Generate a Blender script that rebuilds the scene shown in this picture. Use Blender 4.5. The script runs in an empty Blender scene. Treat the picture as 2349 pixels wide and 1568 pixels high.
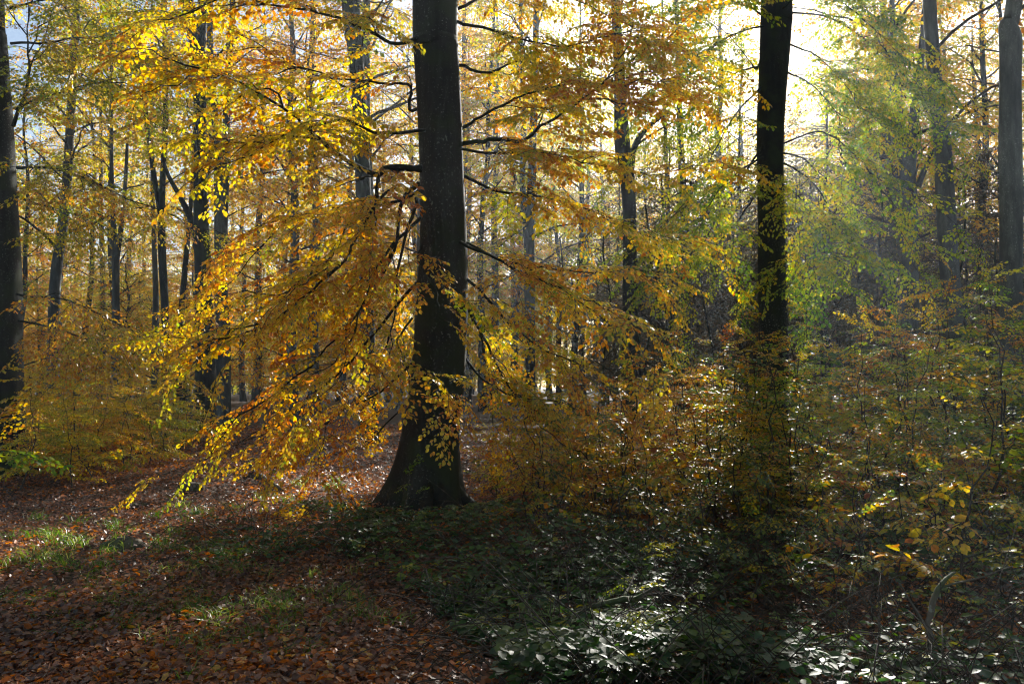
import bpy, bmesh, math, random
import numpy as np
from mathutils import Vector

sc = bpy.context.scene
R = math.radians

# ------------------------------------------------------------------ camera
CAM_H, PITCH, FOC = 1.6, R(2.7), 28.0
F, CX, CY = FOC / 36.0 * 2349.0, 1174.5, 784.0
cam_d = bpy.data.cameras.new('camera')
cam_d.lens = FOC; cam_d.sensor_width = 36.0
cam_d.clip_start = 0.05; cam_d.clip_end = 1000
cam = bpy.data.objects.new('camera', cam_d)
sc.collection.objects.link(cam)
cam.location = (0, 0, CAM_H)
cam.rotation_euler = (R(90) + PITCH, 0, 0)
sc.camera = cam

# ------------------------------------------------------------------ light
SUN_AZ, SUN_EL = R(19.0), R(23.0)          # azimuth clockwise from +Y
world = bpy.data.worlds.new('World'); sc.world = world
world.use_nodes = True
nt = world.node_tree; nt.nodes.clear()
sky = nt.nodes.new('ShaderNodeTexSky'); sky.sky_type = 'NISHITA'
sky.sun_disc = False; sky.sun_elevation = SUN_EL; sky.sun_rotation = SUN_AZ
sky.air_density = 1.0; sky.dust_density = 1.2
bg = nt.nodes.new('ShaderNodeBackground'); bg.inputs[1].default_value = 0.05
wo = nt.nodes.new('ShaderNodeOutputWorld')
nt.links.new(sky.outputs[0], bg.inputs[0]); nt.links.new(bg.outputs[0], wo.inputs[0])
sun_d = bpy.data.lights.new('sun', 'SUN')
sun_d.energy = 5.0; sun_d.angle = R(0.5); sun_d.color = (1.0, 0.955, 0.87)
sun = bpy.data.objects.new('sun', sun_d); sc.collection.objects.link(sun)
sv = Vector((math.sin(SUN_AZ) * math.cos(SUN_EL), math.cos(SUN_AZ) * math.cos(SUN_EL), math.sin(SUN_EL)))
sun.rotation_euler = (-sv).to_track_quat('-Z', 'Y').to_euler()
sun.location = (10, 30, 20)
sc.view_settings.view_transform = 'Standard'; sc.view_settings.look = 'None'
sc.view_settings.gamma = 1.0; sc.view_settings.use_curve_mapping = False
sc.view_settings.exposure = 1.7
cy = sc.cycles
cy.use_denoising = True
cy.max_bounces = 6; cy.diffuse_bounces = 3; cy.glossy_bounces = 2; cy.transmission_bounces = 5
cy.volume_bounces = 0; cy.transparent_max_bounces = 8
cy.sample_clamp_indirect = 4.0; cy.sample_clamp_direct = 5.0; cy.filter_width = 1.15
cy.denoising_prefilter = 'ACCURATE'; cy.denoising_input_passes = 'RGB_ALBEDO_NORMAL'
cy.caustics_reflective = False; cy.caustics_refractive = False

# ------------------------------------------------------------------ helpers
def link(o, parent=None):
    sc.collection.objects.link(o)
    if parent is not None: o.parent = parent
    return o

def tag(o, label=None, cat=None, group=None, kind=None):
    if label: o['label'] = label
    if cat: o['category'] = cat
    if group: o['group'] = group
    if kind: o['kind'] = kind
    return o

def empty(name, loc=(0, 0, 0)):
    o = bpy.data.objects.new(name, None); o.location = loc
    o.empty_display_size = 0.2
    return link(o)

def W(px, py, d):
    """world point seen at photo pixel (2349 wide) at ground distance d"""
    u, v = (px - CX) / F, (CY - py) / F
    k = d / (math.cos(PITCH) - v * math.sin(PITCH))
    return np.array([u * k, d, CAM_H + (math.sin(PITCH) + v * math.cos(PITCH)) * k])

_NR = np.random.RandomState(5)
_K = [(_NR.uniform(-1, 1) * f, _NR.uniform(-1, 1) * f, _NR.uniform(0, 6.28), a)
      for f, a in ((.25, .10), (.4, .07), (.7, .05), (1.2, .03), (2.0, .02), (3.1, .014), (4.5, .01))]
def H(x, y):
    x = np.asarray(x, float); y = np.asarray(y, float)
    z = 0 * x
    for kx, ky, p, a in _K: z = z + a * np.sin(kx * x + ky * y + p)
    return z * 0.8
def sns(x, y, seed, f):
    """cheap smooth noise, about -1..1"""
    r = np.random.RandomState(seed); z = 0
    for i in range(5):
        a = r.uniform(0, 6.28); k = f * r.uniform(.6, 1.7)
        z = z + np.sin(k * (math.cos(a) * x + math.sin(a) * y) + r.uniform(0, 6.28))
    return z / 2.6

class Acc:
    def __init__(s): s.v, s.t, s.m, s.a, s.n = [], [], [], [], 0
    def add(s, v, t, m, a):
        s.v.append(v); s.t.append(t + s.n); s.n += len(v)
        s.m.append(np.full(len(t), m, np.int32) if np.isscalar(m) else m)
        s.a.append(np.full(len(t), a, np.float32) if np.isscalar(a) else a)
    def mesh(s, name, mats, smooth=False):
        v = np.concatenate(s.v).astype(np.float32); t = np.concatenate(s.t).astype(np.int32)
        me = bpy.data.meshes.new(name)
        me.vertices.add(len(v)); me.vertices.foreach_set('co', v.ravel())
        me.loops.add(len(t) * 3); me.loops.foreach_set('vertex_index', t.ravel())
        me.polygons.add(len(t))
        me.polygons.foreach_set('loop_start', np.arange(0, len(t) * 3, 3, dtype=np.int32))
        me.polygons.foreach_set('material_index', np.concatenate(s.m).astype(np.int32))
        if smooth: me.polygons.foreach_set('use_smooth', np.ones(len(t), bool))
        at = me.attributes.new('tone', 'FLOAT', 'FACE')
        at.data.foreach_set('value', np.concatenate(s.a).astype(np.float32))
        for m in mats: me.materials.append(m)
        me.update(calc_edges=True)
        return me
    def obj(s, name, mats, parent=None, smooth=False):
        return link(bpy.data.objects.new(name, s.mesh(name, mats, smooth)), parent)

def unit(a):
    return a / np.maximum(np.linalg.norm(a, axis=-1, keepdims=True), 1e-9)

def tube(pts, rad, k=6, cap=True, bump=None):
    pts = np.asarray(pts, float); n = len(pts)
    rad = np.broadcast_to(np.asarray(rad, float), (n,))
    d = unit(np.gradient(pts, axis=0))
    ref = np.array([0, 0, 1.0]) if abs(d[:, 2]).mean() < .8 else np.array([1.0, 0, 0])
    s = unit(np.cross(d, ref)); u = np.cross(s, d)
    a = np.arange(k) * 2 * math.pi / k
    rr = rad[:, None] * np.ones(k)[None]
    if bump is not None: rr = rr * bump(pts, a)
    v = pts[:, None] + rr[..., None] * (np.cos(a)[None, :, None] * s[:, None] + np.sin(a)[None, :, None] * u[:, None])
    v = v.reshape(-1, 3)
    i = np.arange(n - 1)[:, None] * k; j = np.arange(k)[None]; j2 = (j + 1) % k
    A, B, C, D = i + j, i + j2, i + k + j2, i + k + j
    t = np.concatenate([np.stack([A, B, C], -1).reshape(-1, 3), np.stack([A, C, D], -1).reshape(-1, 3)])
    if cap:
        v = np.vstack([v, pts[-1:], pts[:1]]); e = (n - 1) * k; c = len(v) - 2
        jj = np.arange(k)
        t = np.vstack([t, np.stack([e + jj, e + (jj + 1) % k, np.full(k, c)], -1),
                       np.stack([(jj + 1) % k, jj, np.full(k, c + 1)], -1)])
    return v, t

def smooth_path(P, n):
    """Catmull-Rom through P, n samples"""
    P = np.asarray(P, float); m = len(P)
    Q = np.vstack([2 * P[0] - P[1], P, 2 * P[-1] - P[-2]])
    out = []
    for s in np.linspace(0, m - 1 - 1e-6, n):
        i = int(s); t = s - i; a, b, c, d = Q[i], Q[i + 1], Q[i + 2], Q[i + 3]
        out.append(.5 * (2 * b + (c - a) * t + (2 * a - 5 * b + 4 * c - d) * t * t + (3 * b - a - 3 * c + d) * t ** 3))
    return np.array(out)

# leaf templates (x across, y along, z up), triangles
L7v = np.array([(0, 0, 0), (0, .5, -.03), (0, 1, -.10), (-.25, .22, .05), (-.31, .62, .03), (.25, .22, .05), (.31, .62, .03)])
L7t = np.array([(0, 1, 3), (3, 1, 4), (1, 2, 4), (0, 5, 1), (5, 6, 1), (1, 6, 2)])
L4v = np.array([(0, 0, 0), (0, 1, -.06), (-.32, .5, .05), (.32, .5, .05)])
L4t = np.array([(0, 1, 2), (0, 3, 1)])

def leaves(P, D, N, S, tone, near=True, width=1.0):
    P, D, N = np.asarray(P), unit(np.asarray(D)), np.asarray(N)
    X = unit(np.cross(D, N)); Z = np.cross(X, D)
    T, TT = (L7v, L7t) if near else (L4v, L4t)
    S = np.broadcast_to(S, (len(P),))
    v = P[:, None] + S[:, None, None] * (T[None, :, 0:1] * width * X[:, None] + T[None, :, 1:2] * D[:, None] + T[None, :, 2:3] * Z[:, None])
    t = (TT[None] + (np.arange(len(P)) * len(T))[:, None, None]).reshape(-1, 3)
    return v.reshape(-1, 3), t, np.repeat(tone, len(TT))

# ------------------------------------------------------------------ materials
def new_mat(name):
    m = bpy.data.materials.new(name); m.use_nodes = True
    n = m.node_tree.nodes; n.clear()
    return m, n, m.node_tree.links

def ramp(n, stops, interp='LINEAR'):
    r = n.new('ShaderNodeValToRGB'); r.color_ramp.interpolation = interp
    e = r.color_ramp.elements
    while len(e) > 1: e.remove(e[-1])
    e[0].position = stops[0][0]; e[0].color = (*stops[0][1], 1)
    for p, c in stops[1:]: x = e.new(p); x.color = (*c, 1)
    return r

def leaf_mat(name, stops, rough=.36, trans=.5, tsat=1.25, spec=.5, patch=.25, pscale=.6):
    m, n, l = new_mat(name)
    at = n.new('ShaderNodeAttribute'); at.attribute_name = 'tone'
    geo = n.new('ShaderNodeNewGeometry')
    no = n.new('ShaderNodeTexNoise'); no.inputs['Scale'].default_value = pscale; no.inputs['Detail'].default_value = 2
    l.new(geo.outputs['Position'], no.inputs['Vector'])
    mr = n.new('ShaderNodeMapRange'); mr.inputs[1].default_value = .3; mr.inputs[2].default_value = .7
    mr.inputs[3].default_value = -patch; mr.inputs[4].default_value = patch
    l.new(no.outputs[0], mr.inputs[0])
    ad = n.new('ShaderNodeMath'); ad.operation = 'ADD'; ad.use_clamp = True
    l.new(at.outputs['Fac'], ad.inputs[0]); l.new(mr.outputs[0], ad.inputs[1])
    rp = ramp(n, stops); l.new(ad.outputs[0], rp.inputs[0])
    n2 = n.new('ShaderNodeTexNoise'); n2.inputs['Scale'].default_value = 45; n2.inputs['Detail'].default_value = 1
    l.new(geo.outputs['Position'], n2.inputs['Vector'])
    m2 = n.new('ShaderNodeMapRange'); m2.inputs[1].default_value = .3; m2.inputs[2].default_value = .7
    m2.inputs[3].default_value = .72; m2.inputs[4].default_value = 1.2
    l.new(n2.outputs[0], m2.inputs[0])
    mu = n.new('ShaderNodeVectorMath'); mu.operation = 'SCALE'
    l.new(rp.outputs[0], mu.inputs[0]); l.new(m2.outputs[0], mu.inputs['Scale'])
    p = n.new('ShaderNodeBsdfPrincipled'); p.inputs['Roughness'].default_value = rough
    p.inputs['Specular IOR Level'].default_value = spec
    l.new(mu.outputs[0], p.inputs['Base Color'])
    hs = n.new('ShaderNodeHueSaturation'); hs.inputs['Saturation'].default_value = tsat; hs.inputs['Value'].default_value = 1.8
    l.new(mu.outputs[0], hs.inputs['Color'])
    tr = n.new('ShaderNodeBsdfTranslucent'); l.new(hs.outputs[0], tr.inputs[0])
    mx = n.new('ShaderNodeMixShader'); mx.inputs[0].default_value = trans
    l.new(p.outputs[0], mx.inputs[1]); l.new(tr.outputs[0], mx.inputs[2])
    o = n.new('ShaderNodeOutputMaterial'); l.new(mx.outputs[0], o.inputs[0])
    return m

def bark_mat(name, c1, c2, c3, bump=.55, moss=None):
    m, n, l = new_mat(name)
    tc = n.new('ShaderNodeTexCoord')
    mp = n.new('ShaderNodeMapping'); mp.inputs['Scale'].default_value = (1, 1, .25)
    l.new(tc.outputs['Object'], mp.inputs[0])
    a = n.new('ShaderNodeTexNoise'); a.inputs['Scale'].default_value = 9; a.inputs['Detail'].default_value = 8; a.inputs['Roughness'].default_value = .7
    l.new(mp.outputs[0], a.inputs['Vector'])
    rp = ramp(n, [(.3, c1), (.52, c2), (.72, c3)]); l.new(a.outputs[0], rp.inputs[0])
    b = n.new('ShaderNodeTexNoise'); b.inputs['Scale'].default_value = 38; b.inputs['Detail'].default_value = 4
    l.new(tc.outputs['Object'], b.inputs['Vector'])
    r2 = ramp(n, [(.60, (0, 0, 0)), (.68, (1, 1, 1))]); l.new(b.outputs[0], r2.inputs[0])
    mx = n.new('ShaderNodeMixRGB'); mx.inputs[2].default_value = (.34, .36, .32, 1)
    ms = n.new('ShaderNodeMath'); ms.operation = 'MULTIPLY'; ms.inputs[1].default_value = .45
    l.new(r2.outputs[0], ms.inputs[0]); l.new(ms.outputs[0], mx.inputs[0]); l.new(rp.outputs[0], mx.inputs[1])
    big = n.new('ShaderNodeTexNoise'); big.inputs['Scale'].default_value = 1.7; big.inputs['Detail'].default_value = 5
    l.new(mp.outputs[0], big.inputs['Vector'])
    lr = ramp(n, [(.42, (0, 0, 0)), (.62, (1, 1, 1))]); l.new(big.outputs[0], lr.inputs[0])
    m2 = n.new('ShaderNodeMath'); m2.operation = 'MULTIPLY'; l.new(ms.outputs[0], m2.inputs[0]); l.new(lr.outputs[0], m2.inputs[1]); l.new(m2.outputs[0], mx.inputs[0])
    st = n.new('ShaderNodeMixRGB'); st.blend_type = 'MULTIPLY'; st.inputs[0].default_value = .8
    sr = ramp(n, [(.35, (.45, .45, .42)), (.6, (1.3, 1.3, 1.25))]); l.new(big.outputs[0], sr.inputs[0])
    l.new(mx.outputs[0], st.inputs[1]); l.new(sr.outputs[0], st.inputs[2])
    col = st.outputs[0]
    if moss:
        g = n.new('ShaderNodeTexNoise'); g.inputs['Scale'].default_value = 2.3; g.inputs['Detail'].default_value = 6
        l.new(tc.outputs['Object'], g.inputs['Vector'])
        r3 = ramp(n, [(.48, (0, 0, 0)), (.62, (1, 1, 1))]); l.new(g.outputs[0], r3.inputs[0])
        m3 = n.new('ShaderNodeMixRGB'); m3.inputs[2].default_value = (*moss, 1)
        l.new(r3.outputs[0], m3.inputs[0]); l.new(col, m3.inputs[1]); col = m3.outputs[0]
    p = n.new('ShaderNodeBsdfPrincipled'); p.inputs['Roughness'].default_value = .8; p.inputs['Specular IOR Level'].default_value = .25
    l.new(col, p.inputs['Base Color'])
    bp = n.new('ShaderNodeBump'); bp.inputs['Strength'].default_value = bump; bp.inputs['Distance'].default_value = .02
    l.new(a.outputs[0], bp.inputs['Height']); l.new(bp.outputs[0], p.inputs['Normal'])
    o = n.new('ShaderNodeOutputMaterial'); l.new(p.outputs[0], o.inputs[0])
    return m

GOLD = leaf_mat('golden_beech_leaf', [(0, (.20, .26, .03)), (.25, (.44, .39, .05)), (.55, (.62, .45, .065)), (.8, (.60, .32, .04)), (1, (.42, .14, .02))], tsat=1.12)
LIME = leaf_mat('lime_beech_leaf', [(0, (.08, .17, .025)), (.4, (.22, .30, .03)), (.75, (.45, .43, .04)), (1, (.54, .36, .03))], tsat=1.12)
OLIVE = leaf_mat('olive_gold_leaf', [(0, (.14, .20, .03)), (.4, (.32, .31, .03)), (.7, (.50, .36, .035)), (1, (.48, .20, .025))], tsat=1.12)
AMBER = leaf_mat('amber_leaf', [(0, (.36, .32, .04)), (.4, (.56, .38, .04)), (.7, (.58, .28, .03)), (1, (.38, .14, .02))], tsat=1.12)
SAPL = leaf_mat('sapling_leaf', [(0, (.045, .09, .025)), (.3, (.13, .18, .03)), (.52, (.42, .34, .03)), (.76, (.50, .22, .025)), (1, (.24, .07, .025))], rough=.38, spec=.7, pscale=.9, patch=.34, tsat=1.12)
DUSK = leaf_mat('shade_dark_leaf', [(0, (.05, .055, .03)), (.5, (.10, .085, .04)), (1, (.16, .09, .035))], trans=.2, spec=.3)  # shade of the thick understory put into the leaf colour and low transmission
BRAM = leaf_mat('bramble_leaf', [(0, (.022, .050, .022)), (.5, (.045, .095, .03)), (.8, (.10, .17, .03)), (1, (.34, .30, .04))], rough=.47, trans=.4, patch=.28, spec=.45)
LITT = leaf_mat('fallen_leaf', [(0, (.045, .028, .02)), (.3, (.14, .075, .055)), (.5, (.30, .17, .12)), (.6, (.22, .10, .05)), (.75, (.36, .11, .025)), (.9, (.50, .15, .02)), (1, (.5, .30, .08))], rough=.45, trans=.36, patch=.15, pscale=1.5, tsat=1.3)
GRASS = leaf_mat('grass_blade', [(0, (.05, .09, .02)), (.6, (.10, .19, .03)), (1, (.28, .28, .10))], rough=.4, trans=.45)
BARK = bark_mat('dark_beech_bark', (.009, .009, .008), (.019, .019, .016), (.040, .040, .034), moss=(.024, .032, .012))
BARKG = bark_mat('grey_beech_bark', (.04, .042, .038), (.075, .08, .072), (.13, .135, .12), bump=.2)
TWIG = bark_mat('twig_bark', (.03, .022, .016), (.055, .042, .03), (.09, .07, .055), bump=.1)
DEAD = bark_mat('dead_wood', (.05, .04, .03), (.10, .08, .06), (.17, .14, .11), bump=.5, moss=(.06, .08, .03))

def ground_mat():
    m, n, l = new_mat('leafy_soil')
    tc = n.new('ShaderNodeNewGeometry')
    a = n.new('ShaderNodeTexNoise'); a.inputs['Scale'].default_value = 6; a.inputs['Detail'].default_value = 10; a.inputs['Roughness'].default_value = .75
    l.new(tc.outputs['Position'], a.inputs['Vector'])
    rp = ramp(n, [(.3, (.018, .012, .009)), (.5, (.05, .03, .018)), (.65, (.10, .05, .025)), (.8, (.17, .075, .03))])
    l.new(a.outputs[0], rp.inputs[0])
    v = n.new('ShaderNodeTexVoronoi'); v.inputs['Scale'].default_value = 16
    l.new(tc.outputs['Position'], v.inputs['Vector'])
    mx = n.new('ShaderNodeMixRGB'); mx.blend_type = 'MULTIPLY'; mx.inputs[0].default_value = .6
    vr = ramp(n, [(0, (.5, .5, .5)), (1, (1.5, 1.4, 1.3))]); l.new(v.outputs['Color'], vr.inputs[0])
    l.new(rp.outputs[0], mx.inputs[1]); l.new(vr.outputs[0], mx.inputs[2])
    p = n.new('ShaderNodeBsdfPrincipled'); p.inputs['Roughness'].default_value = .75; p.inputs['Specular IOR Level'].default_value = .3
    l.new(mx.outputs[0], p.inputs['Base Color'])
    bp = n.new('ShaderNodeBump'); bp.inputs['Strength'].default_value = .7; bp.inputs['Distance'].default_value = .03
    l.new(v.outputs['Distance'], bp.inputs['Height']); l.new(bp.outputs[0], p.inputs['Normal'])
    o = n.new('ShaderNodeOutputMaterial'); l.new(p.outputs[0], o.inputs[0])
    return m
SOIL = ground_mat()

# ------------------------------------------------------------------ ground
def grid_axis():
    a = np.concatenate([-np.geomspace(160, 12, 30), np.linspace(-11.8, 11.8, 140), np.geomspace(12, 160, 30)])
    return a
gx = grid_axis(); gy = grid_axis() + 9
X, Y = np.meshgrid(gx, gy); gv = np.stack([X, Y, H(X, Y)], -1).reshape(-1, 3)
nx, ny = len(gx), len(gy)
ii = (np.arange(ny - 1)[:, None] * nx + np.arange(nx - 1)[None]).ravel()
gt = np.concatenate([np.stack([ii, ii + 1, ii + nx + 1], -1), np.stack([ii, ii + nx + 1, ii + nx], -1)])
g = Acc(); g.add(gv, gt, 0, 0.)
tag(g.obj('ground', [SOIL], smooth=True), kind='structure')

# ------------------------------------------------------------------ spray library
UP = np.array([0, 0, 1.0])
def rotz(v, a):
    c, s = math.cos(a), math.sin(a)
    return np.array([c * v[0] - s * v[1], s * v[0] + c * v[1], v[2]])

def make_spray(rng, near=True, leaf=.072, step=.075, gap=.042, droop=.22, second=True, nj=.32):
    """flat beech spray one unit long, heading +X; leaves in the XY plane"""
    n = 12; s = np.linspace(0, 1, n)
    yaw = rng.uniform(-.35, .35); bend = rng.uniform(-.12, .12)
    ax = np.stack([s, bend * np.sin(s * 3) + yaw * s * s * .3, -droop * s ** 2 + .03 * np.sin(s * 6)], -1)
    A = Acc(); P, D = [], []
    v, t = tube(ax, np.linspace(.006, .0016, n), 3 if not near else 4, False); A.add(v, t, 1, 0.)
    def at(q):
        i = min(int(q * (n - 1)), n - 2); f = q * (n - 1) - i
        return ax[i] * (1 - f) + ax[i + 1] * f, unit(ax[i + 1] - ax[i])
    side = 1; q = rng.uniform(.08, .14)
    while q < .985:
        p, d = at(q)
        l2 = (.40 * (1 - q) ** .75 + .07) * rng.uniform(.65, 1.15) * min(1, .45 + q * 3)
        e = rotz(d, side * rng.uniform(.65, 1.0))
        e = unit(e + np.array([0, 0, rng.uniform(-.22, .12)]))
        m = 5; tt = np.linspace(0, 1, m)
        e2 = unit(e + d * .35)
        tw = p + (e[None] * tt[:, None] * (1 - .35 * tt[:, None]) + e2[None] * (.35 * tt ** 2)[:, None]) * l2
        tw[:, 2] -= .12 * l2 * tt ** 2
        if near or second:
            v, t = tube(tw, np.linspace(.0028, .0011, m), 3, False); A.add(v, t, 1, 0.)
        k = max(2, int(l2 / gap)); sd = 1
        for j in range(k):
            f = (j + .6) / k; i = min(int(f * (m - 1)), m - 2); g_ = f * (m - 1) - i
            pp = tw[i] * (1 - g_) + tw[i + 1] * g_; dd = unit(tw[i + 1] - tw[i])
            P.append(pp); D.append(rotz(dd, sd * rng.uniform(.5, 1.1))); sd = -sd
        P.append(tw[-1]); D.append(unit(tw[-1] - tw[-2]))
        P.append(p); D.append(rotz(d, -side * rng.uniform(.6, 1.1)))
        side = -side; q += step * rng.uniform(.7, 1.3)
    P.append(ax[-1]); D.append(unit(ax[-1] - ax[-2]))
    P, D = np.array(P), np.array(D); k = len(P)
    D = unit(D + rng.normal(0, .14, (k, 3)) + np.array([0, 0, -.12]))
    N = unit(UP + rng.normal(0, nj, (k, 3)))
    keep = rng.rand(k) > .08
    P, D, N = P[keep], D[keep], N[keep]; k = len(P)
    tone = np.clip(rng.normal(.5, .2, k), 0, 1)
    v, t, a = leaves(P, D, N, leaf * rng.uniform(.55, 1.25, k), tone, near)
    A.add(v, t, 0, a)
    return np.concatenate(A.v), np.concatenate(A.t), np.concatenate(A.m), np.concatenate(A.a)

def lib(seed, n, **k):
    return [make_spray(np.random.RandomState(seed + i), **k) for i in range(n)]
NEAR = lib(100, 12, leaf=.08)
FLAT = lib(150, 12, leaf=.085, step=.09, gap=.05, nj=.2, droop=.12)      # level sapling sprays                                                         # hero and saplings
MID = lib(200, 8, near=False, leaf=.075, step=.07, gap=.045)                # 12 - 20 m
FAR = lib(300, 8, near=False, leaf=.075, step=.085, gap=.055, second=False, nj=.5)  # scaled up about 2x: leaves about 12 cm clumps

def put(A, L, rng, o, d, up=UP, s=1.0, tmu=.5, tv=.16):
    """append one spray at o heading d"""
    v, t, m, a = L[rng.randint(len(L))]
    d = unit(np.asarray(d, float)); sd = unit(np.cross(up, d)); u = np.cross(d, sd)
    roll = rng.normal(0, .16); c, q = math.cos(roll), math.sin(roll)
    sd, u = c * sd + q * u, c * u - q * sd
    if rng.rand() < .5: fl = -1
    else: fl = 1
    M = np.stack([d, sd * fl, u]) * s
    tt = t if fl > 0 else t[:, ::-1]
    A.add(v @ M + o, tt, m, np.where(m == 0, np.clip(a + (tmu - .5) + rng.normal(0, tv), 0, 1), 0).astype(np.float32))

# gaps in the canopy where the photo shows sunlit patches: points the sun must reach
SV = np.array(sv)
LIT = [((-4.6, 7.0, 0), 1.2), ((-4.3, 9.0, 0), 1.2), ((-3.7, 11.2, 0), 1.2), ((-3.2, 13.4, 0), 1.2), ((.5, 7.2, .35), 1.0), ((.7, 6.0, .3), 1.3), ((2.3, 5.0, .3), 1.2), ((1.0, 9.0, 2.4), 1.4), ((1.6, 7.0, .6), 1.2),
       ((2.6, 9.4, 1.5), 1.1), ((5.8, 15.8, 3.6), 1.6), ((-7.5, 15.5, 1.2), 1.8), ((3.0, 5.4, 1.2), .9), ((-2.4, 8.3, 4.2), 1.5), ((-2.6, 8.8, 1.8), 1.1), ((4.4, 8.0, 1.0), 1.0), ((2.0, 9.0, 4.6), 1.2),
       ((1.8, 8, .9), 1.35), ((3.3, 7.4, .8), 1.35), ((5.2, 9, 1.4), 1.50), ((6.0, 7.2, .9), 1.35), ((3.6, 12, 1.5), 1.65), ((7.2, 11.5, 1.6), 1.80), ((2.2, 5, .2), 1.20), ((-9, 13.5, 1), 1.6), ((-6, 13.5, 1.2), 1.3), ((-10.5, 17, 1.2), 1.5), ((-1.5, 9, 2.8), 1.0)]
LC = np.array([c for c, _ in LIT]); LR = np.array([r for _, r in LIT]); LC0 = LC
def in_gap(p, k=99):
    q = p - LC[:k]; t = q @ SV; dd = np.linalg.norm(q - t[:, None] * SV, axis=1)
    return bool(((dd < LR[:k] * (.75 if k < 9 else 1)) & (t > (1 if k < 9 else 4))).any())
def tree_in_gap(x, y, h, rad, k=99):
    LC = LC0[:k]; q = np.array([x, y]) - LC[:, :2]; hz = SV[:2] / np.linalg.norm(SV[:2]); t = q @ hz
    dd = np.linalg.norm(q - t[:, None] * hz, axis=1); z = LC[:, 2] + t * SV[2] / np.linalg.norm(SV[:2])
    return bool(((dd < rad) & (t > 4) & (z < h)).any())

GAPS = [False]
def dress(A, path, L, rng, s0=.25, gap=.2, size=(.6, 1.0), droop=(-.5, .0), spread=(.3, 1.3), tmu=.5, tip=True):
    """hang sprays along a limb path"""
    seg = np.linalg.norm(np.diff(path, axis=0), axis=1); cum = np.concatenate([[0], np.cumsum(seg)]); T = cum[-1]
    q = T * s0; side = 1
    while q < T:
        i = min(np.searchsorted(cum, q) - 1, len(path) - 2); i = max(i, 0)
        f = (q - cum[i]) / max(seg[i], 1e-6); p = path[i] * (1 - f) + path[i + 1] * f
        d = unit(path[i + 1] - path[i]); hd = unit(np.array([d[0], d[1], 0.0]) + 1e-6 + rng.normal(0, .08, 3)) + np.array([0, 0, d[2] * .35])
        if GAPS[0] is not None and in_gap(p, 99 if GAPS[0] else 7) and rng.rand() < (GAPS[0] or .9):
            side = -side; q += gap; continue
        e = rotz(hd, side * rng.uniform(*spread)); e = unit(e) + np.array([0, 0, rng.uniform(*droop)])
        put(A, L, rng, p, e, s=rng.uniform(*size) * (1.15 - .4 * q / T), tmu=tmu)
        side = -side; q += gap * rng.uniform(.6, 1.4)
    if tip: put(A, L, rng, path[-1], path[-1] - path[-2], s=size[1] * .7, tmu=tmu)

# ------------------------------------------------------------------ trunks
def trunk_mesh(name, P, rad, parent, mat, flare=.0, k=20, seed=0, forks=(), n=60):
    """P: list of 3D points, rad: radii at them. A trunk with its bumps, root flare and any forks, one mesh"""
    P = np.asarray(P, float); path = smooth_path(P, n)
    r = np.interp(np.linspace(0, len(P) - 1, n), np.arange(len(P)), rad)
    rg = np.random.RandomState(seed); ph = rg.uniform(0, 6.28, 6)
    z0 = path[0, 2]
    def bump(pts, a):
        z = pts[:, 2:3]; aa = a[None]
        b = 1 + .035 * np.sin(2 * aa + z * 1.1 + ph[0]) + .025 * np.sin(3 * aa - z * 1.9 + ph[1]) + .018 * np.sin(5 * aa + z * .7 + ph[2])
        if flare:
            h = np.exp(-(z - z0) / .28); h2 = np.exp(-(z - z0) / .75)
            b = b + flare * h * (.9 + .75 * np.sin(5 * aa + ph[3]) + .5 * np.sin(3 * aa + ph[4]) + .25 * np.sin(8 * aa + ph[5])) + flare * h2 * (.26 + .10 * np.sin(5 * aa + ph[3]))
            b = b + .05 * np.exp(-(z - z0) / 2.5) * np.sin(5 * aa + ph[3])
        return b
    A = Acc(); v, t = tube(path, r, k, True, bump); A.add(v, t, 0, 0.)
    for fp, fr in forks:
        fpath = smooth_path(fp, 16); rr = np.interp(np.linspace(0, 1, 16), np.linspace(0, 1, len(fr)), fr)
        v, t = tube(fpath, rr, 10); A.add(v, t, 0, 0.)
    A.obj(name, [mat], parent, smooth=True)
    return path, r

def crown(A, tp, Htot, z0, rng, nl=26, spread=4.5, gap=.75, L=None, size=(1.5, 2.2), tmu=.5, low=.0, elev=(.55, 1.15), wood=1):
    """limbs and sprays round a trunk path tp (array of points)"""
    L = L or FAR
    for i in range(nl):
        f = (i + rng.uniform(0, 1)) / nl; z = z0 + (Htot * .97 - z0) * f ** 1.0
        p = np.array([np.interp(z, tp[:, 2], tp[:, 0]), np.interp(z, tp[:, 2], tp[:, 1]), z])
        az = i * 2.4 + rng.uniform(-.5, .5)
        ln = spread * (1.05 - .65 * f ** 2) * rng.uniform(.6, 1.15)
        e0 = rng.uniform(*elev) * (1 if f > .15 else .8) + low
        m = 9; tt = np.linspace(0, 1, m)
        h = np.array([math.cos(az), math.sin(az), 0])
        path = p + h[None] * (tt * ln * math.cos(e0 * .7))[:, None]
        path[:, 2] += ln * (math.sin(e0) * tt - .45 * math.sin(e0 + .35) * tt ** 2)
        path[1:] += rng.normal(0, .06 * ln / 4, (m - 1, 3)).cumsum(0)
        if wood:
            v, t = tube(path, np.linspace(.014 + .008 * ln, .006, m), 5); A.add(v, t, 1, 0.)
        dress(A, path, L, rng, .22, gap, size, (-.35, .1), (.2, 1.4), tmu + rng.normal(0, .08))

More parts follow.
